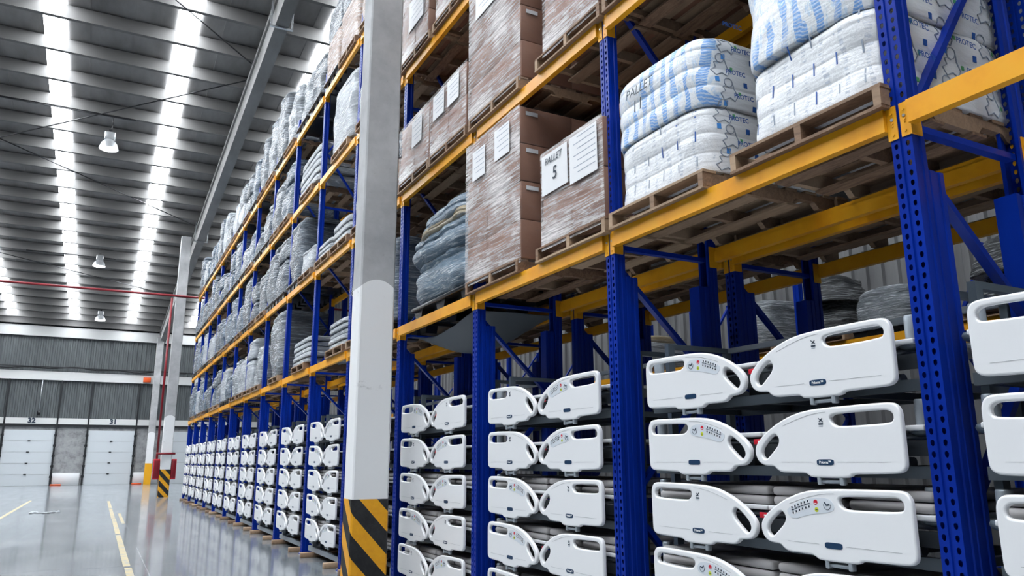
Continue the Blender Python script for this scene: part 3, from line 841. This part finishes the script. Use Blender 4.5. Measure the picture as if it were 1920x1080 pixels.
# blue wrapped bundles on a black plastic pallet
pallet('plastic', 1.7, 1.15, (XP+.02, 7.88, z1), 'black plastic pallet with round feet under the blue wrapped bundles')
t = load_at('wrapped_bundle_pile', 'bulging pile of film-wrapped blue bundles on a black plastic pallet', 'wrapped load', 7.90, z1+.14)
lump('bundle', t, 1.72, 1.12, 0, .55, 'film_pale_blue', 1, .12, .05, 3, 4, 110, 26, 3, top=.12, micro=.006)
lump('bundle', t, 1.84, 1.16, .46, .84, 'film_pale_blue', 1, .14, .06, 3, 4, 110, 24, 8, top=.12, micro=.006)
lump('bundle', t, 1.72, 1.12, .78, .97, 'film_tan', 1, .08, .05, 3, 4, 110, 20, 12, top=.10, micro=.006)
lump('bundle', t, 1.62, 1.05, .86, 1.16, 'film_pale_blue', 1, .10, .06, 3, 3.6, 110, 20, 17, top=.16, micro=.006)
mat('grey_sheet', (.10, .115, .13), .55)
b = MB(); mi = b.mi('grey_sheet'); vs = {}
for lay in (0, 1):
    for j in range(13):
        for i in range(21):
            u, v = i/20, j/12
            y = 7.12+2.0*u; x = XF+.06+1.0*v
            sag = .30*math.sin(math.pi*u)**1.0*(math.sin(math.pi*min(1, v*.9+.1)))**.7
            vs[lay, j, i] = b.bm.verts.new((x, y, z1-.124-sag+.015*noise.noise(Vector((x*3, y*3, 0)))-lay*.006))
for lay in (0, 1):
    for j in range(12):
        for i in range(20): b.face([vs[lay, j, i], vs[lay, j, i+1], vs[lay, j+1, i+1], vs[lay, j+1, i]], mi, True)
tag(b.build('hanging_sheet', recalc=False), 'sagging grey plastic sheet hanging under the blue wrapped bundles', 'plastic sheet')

# ---- generic far loads
def slab_load(yc, w, z, h, label, n=5, d=1.1, seed=0, lean=.05, xc=None, m='film_white'):
    t = load_at('board_stack', label, 'wrapped load', yc, z, xc); r_ = random.Random(seed)
    for k in range(n):
        jy = r_.uniform(-.03, .03)+lean*k/n; jx = r_.uniform(-.02, .02)
        o = lump('board', t, w, d, h*k/n+.001, h*(k+1)/n-.003, m, 1, .012, .012, 3, 8, 48, 4, seed+k, top=min(.04, h/n*.4))
        o.location = (jx, jy, 0)
    return t
random.seed(11)
protoL = {}
def far_load(kind, yc, w, z, h, label, seed, xc=None):
    mname, bulge, amp, ex, taper, split = {
        'blue': ('film_blue', .05, .05, 6, .03, 0), 'navy': ('film_navy', .04, .05, 7, .03, 0), 'grey': ('film_grey', .05, .05, 6, .02, 0),
        'white': ('film_white', .03, .04, 8, .02, 0), 'brown': ('film_brown', .02, .015, 9, 0, 1), 'black': ('film_black', .05, .09, 3, .35, 1), 'silver': ('film_silver', .05, .07, 4.5, .12, 0)}[kind]
    t = load_at('wrapped_load', label, 'wrapped load', yc, z, xc)
    r_ = random.Random(seed); ln = (r_.uniform(-.04, .02), r_.uniform(-.07, .06)); sp = split or (h > 1.0 and r_.random() < .35)
    hs = [0, h*r_.uniform(.45, .6), h] if sp else [0, h]
    for k in range(len(hs)-1):
        lump('bundle', t, w-r_.uniform(.02, .10), 1.12, hs[k], hs[k+1]+.05*(k < len(hs)-2), mname if k == 0 or r_.random() < .6 else 'film_grey', 1, bulge, amp, 2.2, ex, 72, 30, seed*7+k, lean=(ln[0]*.6, ln[1]*.6), top=min(r_.uniform(.07, .2), h*.3), taper=taper, micro=.004)
    if kind in ('blue', 'grey', 'navy', 'white') and not sp and r_.random() < .5:
        o = lump('top_cover', t, w*.8, .92, h-.03, h+r_.uniform(.06, .14), 'film_silver' if kind != 'white' else 'film_tan', 1, .02, .05, 3, 4, 48, 8, seed+3, top=.06, lean=ln)
    return t
# rows: bay, level -> [(kind, y fraction centre, width, height, pallet kind)]
plan = {
 (4, 0): [('blue', .28, 1.0, 1.2, 'plastic'), ('grey', .75, 1.0, 1.1, 'wood')], (4, 1): [('brown', .28, 1.0, .9, 'wood'), ('white', .75, 1.0, 1.0, 'wood')],
 (4, 2): [('brown', .3, 1.0, 1.2, 'wood'), ('white', .75, 1.0, 1.0, 'wood')], (4, 3): [('brown', .28, 1.05, 1.6, 'wood'), ('brown', .76, 1.05, 1.5, 'wood')],
 (5, 0): [('slab', .27, 1.15, .46, 'wood')], (5, 1): [('slab', .28, 1.1, .38, 'wood'), ('slab', .75, 1.0, .30, 'wood')],
 (5, 2): [('white', .38, 1.5, 1.35, 'wood')], (5, 3): [('brown', .30, 1.2, 1.7, 'wood'), ('brown', .76, 1.05, 1.55, 'plastic')],
 (6, 0): [('slab', .35, 1.5, .50, 'wood')], (6, 1): [('white', .3, 1.1, .5, 'wood'), ('navy', .77, 1.0, 1.3, 'plastic')],
 (6, 2): [('slab', .42, 1.8, .75, 'wood')], (6, 3): [('grey', .28, 1.1, 1.0, 'plastic'), ('silver', .76, 1.0, 1.2, 'plastic')],
 (7, 0): [('grey', .34, 1.35, 1.45, 'wood')], (7, 1): [('navy', .32, 1.2, 1.35, 'plastic'), ('grey', .77, .95, 1.25, 'plastic')],
 (7, 2): [('blue', .30, 1.1, 1.40, 'wood'), ('grey', .77, 1.0, 1.2, 'wood')], (7, 3): [('silver', .30, 1.2, 1.5, 'wood'), ('grey', .77, 1.05, 1.7, 'plastic')],
}
kinds = ['blue', 'grey', 'blue', 'grey', 'silver', 'navy', 'white']
rr = random.Random(5)
for b_ in range(8, NB):
    for l in range(4):
        plan[b_, l] = [(rr.choice(kinds), .28+rr.uniform(-.02, .02), 1.03, rr.uniform(.75, 1.42) + (.25 if l == 3 else 0), rr.choice(['wood', 'plastic'])),
                       (rr.choice(kinds), .76+rr.uniform(-.02, .02), 1.0, rr.uniform(.5, 1.40) + (.2 if l == 3 else 0), rr.choice(['wood', 'plastic']))]
KD = {'blue': 'bluish wrapped stack', 'navy': 'dark blue wrapped stack', 'grey': 'grey wrapped stack', 'white': 'white wrapped load', 'brown': 'brown wrapped load', 'slab': 'low white board stack', 'silver': 'shiny silver wrapped heap', 'black': 'dark wrapped heap'}
sd = 100
for (b_, l), items in plan.items():
    for i, (kind, fy, w, h, pk) in enumerate(items):
        sd += 1; yc = YS[b_]+(YS[b_+1]-YS[b_])*fy; z = LV[l]
        side = '' if len(items) == 1 else (', right' if i == 0 else ', left')
        where = ', %s level%s, in %s' % (LVN[l], side, bayname(b_))
        pallet(pk, min(w, 1.05), 1.2, (XP, yc, z), ('wooden' if pk == 'wood' else 'black plastic') + ' pallet' + where, 'pallets in the far bays')
        zz_ = z+(PH if pk == 'wood' else .14)
        if kind == 'slab': slab_load(yc, w, zz_, h, KD[kind]+where, 5 if h > .4 else 3, seed=sd, lean=-.12 if h > .6 else .03)
        else: far_load(kind, yc, w, zz_, h, KD[kind]+where, sd)
# grey-blue hollow blocks under the white boards
# middle row loads, mostly seen from below and between things
for b_ in range(1, 8):
    for l in range(0, 2 if b_ < 4 else 1):  # second level in near bays, largely unseen, kept to shade the rack interior
        for i, fy in enumerate((.27, .74)):
            sd += 1
            if rr.random() < .12 and l == 1: continue
            yc = YS[b_]+(YS[b_+1]-YS[b_])*fy; where = ', %s level, %s, behind %s' % (LVN[l], 'right' if i == 0 else 'left', bayname(b_))
            pallet('wood', 1.03, 1.2, (X2-.06, yc, LV[l]), 'middle row pallet'+where, 'pallets of the middle row')
            kind = ['white', 'white', 'brown', 'grey', 'navy'][(b_*2+i+l) % 5] if b_ > 1 else 'white'
            far_load(kind, yc, 1.0, LV[l]+PH, 1.15 if kind != 'white' else 1.3, 'middle row %s wrapped load' % kind+where, sd, xc=X2+.53)
# wall row loads
for i, (yc, kind, h, w) in enumerate([(5.15, 'black', .9, 1.1), (6.75, 'silver', .55, .95), (7.85, 'black', .95, .85), (9.2, 'silver', .8, 1.0), (12.3, 'white', .5, 1.0), (20.9, 'brown', .9, 1.1)]):
    pallet('wood' if i != 1 else 'plastic', 1.03, 1.2, (X3-.06, yc, 3.22), 'pallet on the wall row under the load %s' % ['behind the rightmost post', 'left of the rightmost post', 'beside a dark post', 'just past the dark post', 'behind the third bay', 'farthest along the row'][i], 'pallets of the wall row')
    far_load(kind, yc, w, 3.22+(PH if i != 1 else .14), h, '%s on the wall row, %s' % (KD[kind], ['behind the rightmost post', 'left of the rightmost post', 'tallest one beside a dark post', 'just past the dark post', 'seen behind the third bay', 'far along the row'][i]), 300+i, xc=X3+.52)

# ------------------------------------------------------------------ hospital beds
def curve_plate(outer, holes, ext, bev, m):
    cu = bpy.data.curves.new('c', 'CURVE'); cu.dimensions = '2D'; cu.fill_mode = 'BOTH'; cu.extrude = ext; cu.bevel_depth = bev; cu.bevel_resolution = 2; cu.offset = -bev
    for poly in [outer]+holes:
        sp = cu.splines.new('POLY'); sp.points.add(len(poly)-1); sp.use_cyclic_u = True
        for q, (u, v) in zip(sp.points, poly): q.co = (u, v, 0, 1)
    o = bpy.data.objects.new('c', cu); me = bpy.data.meshes.new_from_object(o); bpy.data.objects.remove(o); bpy.data.curves.remove(cu)
    me.materials.clear(); me.materials.append(MAT[m])
    return me
def smooth_poly(p, it=2):
    for _ in range(it):
        q = []
        for i in range(len(p)):
            a, c = p[i], p[(i+1) % len(p)]
            q += [(a[0]*.75+c[0]*.25, a[1]*.75+c[1]*.25), (a[0]*.25+c[0]*.75, a[1]*.25+c[1]*.75)]
        p = q
    return p
# rail outline in (distance from the curved tip, height above its foot)
def L(p): return [(3.215-a, b-1.075) for a, b in p]
RO = L([(3.215, 1.21), (3.197, 1.251), (3.138, 1.300), (3.065, 1.342), (3.002, 1.370), (2.92, 1.397), (2.821, 1.413), (2.65, 1.419), (2.45, 1.421), (2.352, 1.421), (2.322, 1.409), (2.305, 1.381), (2.302, 1.345), (2.303, 1.22), (2.303, 1.145), (2.309, 1.118), (2.332, 1.101), (2.366, 1.097), (2.50, 1.094), (2.592, 1.092), (2.604, 1.080), (2.63, 1.074), (2.75, 1.073), (2.84, 1.074), (2.858, 1.086), (2.877, 1.095), (2.981, 1.095), (3.036, 1.096), (3.066, 1.112), (3.082, 1.128), (3.125, 1.129), (3.165, 1.135), (3.201, 1.160)])
RH1 = L([(2.692, 1.372), (2.665, 1.383), (2.411, 1.388), (2.368, 1.386), (2.343, 1.368), (2.343, 1.340), (2.363, 1.325), (2.645, 1.320), (2.678, 1.332), (2.694, 1.352)])
RH2 = L([(3.05, 1.292), (3.034, 1.268), (3.046, 1.235), (3.087, 1.2), (3.136, 1.160), (3.164, 1.180), (3.168, 1.207), (3.146, 1.240), (3.096, 1.280), (3.066, 1.296)])
rail_me = curve_plate(smooth_poly(RO, 2), [smooth_poly(RH1, 2)[::-1], smooth_poly(RH2, 2)[::-1]], .006, .010, 'white_plastic')
# bevel pushes the outline outwards; turn the flat plate so that it faces the aisle
def orient(me, mirror):
    me = me.copy()
    for v in me.vertices:
        u, w, d = v.co; v.co = (-d, (u if mirror else -u), w)
    if not mirror: pass
    else: me.flip_normals()
    for p in me.polygons: p.use_smooth = False
    return me
RAIL_R = orient(rail_me, False); RAIL_L = orient(rail_me, True)      # R: body lies towards -Y from the tip
def conv(pts, s): return [(s*u, v) for u, v in pts]
FX = -.0162
def detail(s):
    """badge, keypad and logo meshes; s=-1 for the right rail (runs to -Y), +1 for the left"""
    g = MB()
    def bx(u0, u1, v0, v1, m, e=.001): ya, yb = sorted((s*u0, s*u1)); g.box((FX-e, ya, v0), (FX+.002, yb, v1), m)
    bx(.19, .385, .0745, .0760, 'groove', .0006); bx(.545, .84, .0745, .0760, 'groove', .0006)
    arc = [(.215+.285*k/10, .262+.058*math.sin(k/10*math.pi/2)) for k in range(11)]
    for a, c in zip(arc[:-1], arc[1:]): g.bar((FX, s*a[0], a[1]), (FX, s*c[0], c[1]), .0016, .0016, 'groove', (1, 0, 0))
    groove = g.mesh('moulded_line')
    def badge(txt):
        b = MB(); u0, u1, v0, v1 = .42, .525, .060, .088
        c = [(u0+(u1-u0)/2, (v0+v1)/2)]
        pts = []
        for k in range(24):
            t = 2*math.pi*k/24; pts.append((s*(c[0][0]+(abs(math.cos(t))**.35)*(1 if math.cos(t) > 0 else -1)*.052), c[0][1]+(abs(math.sin(t))**.6)*(1 if math.sin(t) > 0 else -1)*.0145))
        b.prism(pts, 0, FX-.0015, FX+.002, 'navy')
        return b.mesh('badge')
    k = MB()
    out = [(.190, .222), (.235, .182), (.335, .214), (.485, .232), (.500, .262), (.478, .292), (.43, .300), (.36, .296), (.29, .280), (.225, .252)]
    k.prism([(s*u, v) for u, v in smooth_poly(out, 1)], 0, FX-.0010, FX+.002, 'pad_white')
    for j in range(6):
        for i in range(2):
            u = .232+j*.021+i*.006; v = .243+j*.0085-i*.026-j*j*.0003
            k.cyl((FX-.0016, s*u, v), (FX-.0005, s*u, v), .0095, 'white_ink', 8)
            k.box((FX-.0022, s*u-.0045, v-.005), (FX-.0008, s*u+.0045, v+.006), 'dark_ink')
        u = .229+j*.021; v = .231+j*.0085-j*j*.0003
        k.bar((FX-.0018, s*u, v), (FX-.0018, s*(u+.015), v+.003), .0035, .003, 'dark_ink', (1, 0, 0))
    k.cyl((FX-.002, s*.386, .276), (FX-.0005, s*.386, .276), .0125, 'red', 14); k.cyl((FX-.002, s*.389, .240), (FX-.0005, s*.389, .240), .0115, 'lime', 14)
    k.box((FX-.0026, s*.386-.007, .269), (FX-.001, s*.386+.007, .272), 'white_ink')
    k.box((FX-.0026, s*.389-.006, .238), (FX-.001, s*.389+.006, .242), 'dark_ink')
    for q in range(9):
        a = math.pi+.35*q; k.bar((FX-.0015, s*(.455)+.022*math.cos(a), .268+.026*math.sin(a)), (FX-.0015, s*.455+.022*math.cos(a+.3), .268+.026*math.sin(a+.3)), .002, .0025, 'dark_ink', (1, 0, 0))
    k.bar((FX-.0018, s*.44, .278), (FX-.0018, s*.452, .264), .006, .003, 'dark_ink', (1, 0, 0)); k.bar((FX-.0018, s*.452, .264), (FX-.0018, s*.470, .270), .006, .003, 'dark_ink', (1, 0, 0))
    pad = k.mesh('control_panel')
    l_ = MB()
    l_.bar((FX-.001, s*.452, .292), (FX-.001, s*.478, .272), .004, .002, 'dark_ink', (1, 0, 0)); l_.bar((FX-.001, s*.456, .274), (FX-.001, s*.476, .290), .004, .002, 'dark_ink', (1, 0, 0))
    l_.box((FX-.001, s*.465-.014, .258), (FX+.001, s*.465+.014, .266), 'dark_ink'); l_.box((FX-.001, s*.465-.012, .250), (FX+.001, s*.465+.012, .253), 'line_ink')
    logo = l_.mesh('load_symbol')
    return groove, badge(False), pad, logo
DET = {-1: detail(-1), 1: detail(1)}
word = text_mesh('Prioma\u2122', .019, 'white_ink', ext=.0006, bold=.0004)
hb = MB()
hb.cyl((.004, -.062, -.020), (.004, .062, -.020), .0095, 'frame_light', 10).rbox((-.012, -.078, -.036), (.022, -.056, .012), .005, 'galv').rbox((-.012, .056, -.036), (.022, .078, .012), .005, 'galv').box((.0, -.05, -.012), (.012, .05, -.004), 'dark_plastic')
HINGE = hb.mesh('hinge_bracket')
def rail(parent, s, panel, y):
    o = link('side_rail', RAIL_R if s < 0 else RAIL_L, parent, (0, y, 0))
    gr, bd, pad, logo = DET[s]
    link('moulded_line', gr, o); q = link('badge', bd, o)
    if panel: link('control_panel', pad, o)
    else:
        link('load_symbol', logo, o)
        w_ = link('badge_name', word, o); M = FACE_X.copy(); M.translation = (FX-.002, s*.4725, .0735); w_.matrix_local = M
    link('hinge_bracket', HINGE, parent, (.0, y+s*.485, 0))
    return o
# shared bed body meshes (local x into the rack, y along it, z above the foot of the rail)
b = MB()
for xx in (.10, .86): b.box((xx, -.98, .00), (xx+.04, 1.0, .055), 'frame_steel')
for yy in (-.98, -.5, 0, .5, .96): b.box((.10, yy, .005), (.90, yy+.04, .045), 'frame_steel')
for yy in (-.8, .25): b.cyl((.22, yy, .07), (.22, yy+.5, .10), .028, 'grey_plastic', 10)
b.cyl((.16, -.30, .10), (.16, .35, .13), .024, 'frame_light', 10).rbox((.14, -.14, .02), (.30, .16, .12), .02, 'dark_plastic')
b.bar((.13, -.55, .02), (.13, -.35, .20), .03, .03, 'frame_steel').bar((.13, .55, .02), (.13, .35, .20), .03, .03, 'frame_steel')
b.box((.08, -.98, .10), (.095, .98, .17), 'dark_plastic').cyl((.14, -.98, .19), (.14, .98, .19), .018, 'grey_plastic', 8)
FRAME = b.mesh('bed_frame')
b = MB(); 
for k in range(2): b.rbox((.06, -.98+k*.985, .214), (.88, -.005+k*.985, .240), .006, 'off_white')
DECK = b.mesh('mattress_deck')
b = MB().rbox((0, 0, 0), (.84, .455, .048), .02, 'foam_grey', 3); SLAB = b.mesh('foam_section')
b = MB().lathe([(0, .145), (.030, .145), (.034, .138), (.034, .02)], (0, 0, 0), 'frame_light', 20).lathe([(.034, .022), (.064, .018), (.070, .004), (.064, -.012), (.03, -.028), (0, -.028)], (0, 0, 0), 'frame_mid', 20)
BUMP = b.mesh('corner_bumper')
b = MB().cyl((0, -.02, 0), (0, .02, 0), .070, 'grey_plastic', 20).cyl((0, -.026, 0), (0, .026, 0), .052, 'frame_light', 20).cyl((0, -.03, 0), (0, .03, 0), .018, 'dark_plastic', 8)
WHEEL = b.mesh('caster_wheel')
b = MB().rbox((0, -.045, -.014), (.004, .045, .016), .001, 'red').box((-.001, -.02, -.004), (0, .012, .006), 'white_ink'); TAGM = b.mesh('red_tag')
def make_bed(pr, pl, slabs):
    t = link('hospital_bed', None)
    rail(t, -1, pr, -.013); rail(t, 1, pl, .013)
    link('bed_frame', FRAME, t); link('mattress_deck', DECK, t)
    if slabs:
        for k in range(4):
            for j in range(2): link('foam_section', SLAB, t, (.075, -.97+k*.49, .243+j*.051))
    for yy in (-.93, .97):
        link('corner_bumper', BUMP, t, (.14, yy, .215))
    for xx in (.20, .80):
        for yy in (-.62, .60): link('caster_wheel', WHEEL, t, (xx, yy, .095))
    link('red_tag', TAGM, t, (.052, .01, .185))
    return t
protoB = {}
ROWN = ['bottom', 'second from bottom', 'middle', 'fourth from bottom', 'top']
def pat(b_, r):   # (right rail has keypad, left rail has keypad)
    tbl = {1: {4: (0, 1), 3: (0, 1), 2: (1, 0), 1: (1, 1), 0: (0, 1)}, 2: {4: (1, 0), 3: (1, 0), 2: (0, 1), 1: (0, 1), 0: (1, 0)},
           3: {4: (0, 1), 3: (1, 0), 2: (1, 0), 1: (0, 1), 0: (1, 0)}}
    if b_ in tbl: return tbl[b_][r]
    return ((b_+r) % 2, (b_+r+1) % 2)
zt = [.280, .677, 1.075, 1.472, 1.869]
for b_ in range(NB):
    yc = 1.0 if b_ == 0 else YS[b_]+1.06
    for r in range(5):
        key = pat(b_, r) + (r < 3,)
        if key not in protoB: o = protoB[key] = make_bed(*key)
        else: o = clone(protoB[key])
        o.location = (3.222, yc+rr.uniform(-.008, .008), zt[r]); 
        tag(o, 'white hospital bed, %s of five, in %s' % (ROWN[r], bayname(b_)), 'hospital bed', 'hospital beds stacked in the rack')
# stacking frames and timbers
b = MB()
b.prism([(0, 0), (.055, 0), (.055, .04), (.047, .04), (.047, .008), (.008, .008), (.008, .04), (0, .04)], 2, .08, 2.335, 'frame_mid')
SP = b.mesh('upright')
b = MB().box((.86, -.985, 2.335), (.90, 1.10, 2.37), 'frame_light').box((.30, -.985, 2.335), (.86, -.945, 2.37), 'frame_mid').box((.30, 1.06, 2.335), (.86, 1.10, 2.37), 'frame_mid'); ST = b.mesh('top_rail')
b = MB().box((.10, -.985, .082), (.15, 1.10, .16), 'galv').box((.83, -.985, .082), (.88, 1.10, .16), 'galv').box((.15, -.985, .10), (.83, -.945, .14), 'galv').box((.15, 1.06, .10), (.83, 1.10, .14), 'galv')
for yy in (-.85, .8): b.box((.10, yy, .16), (.16, yy+.06, .275), 'galv').box((.83, yy, .16), (.88, yy+.06, .275), 'galv')
SB = b.mesh('bottom_rail')
tb = MB().rbox((0, -.045, 0), (1.15, .045, .08), .004, 'wood', 1).mesh('timber_skid')
for b_ in range(NB):
    yc = 1.0 if b_ == 0 else YS[b_]+1.06
    t = thing('stacking_frame', 'grey steel stacking frame in %s' % bayname(b_), 'stacking frame', (3.222, yc, 0), 'steel stacking frames under the beds')
    [link('upright', SP, t, (xx, yy, 0)) for xx in (.30, .84) for yy in (-.985, 1.06)]; link('top_rail', ST, t); link('bottom_rail', SB, t)
    for i, yy in enumerate((-.72, .78)):
        o = link('timber_skid', tb, None, (3.12, yc+yy, 0)); tag(o, '%s timber under the beds in %s' % ('right' if i == 0 else 'left', bayname(b_)), 'timber', 'timbers on the floor under the beds')
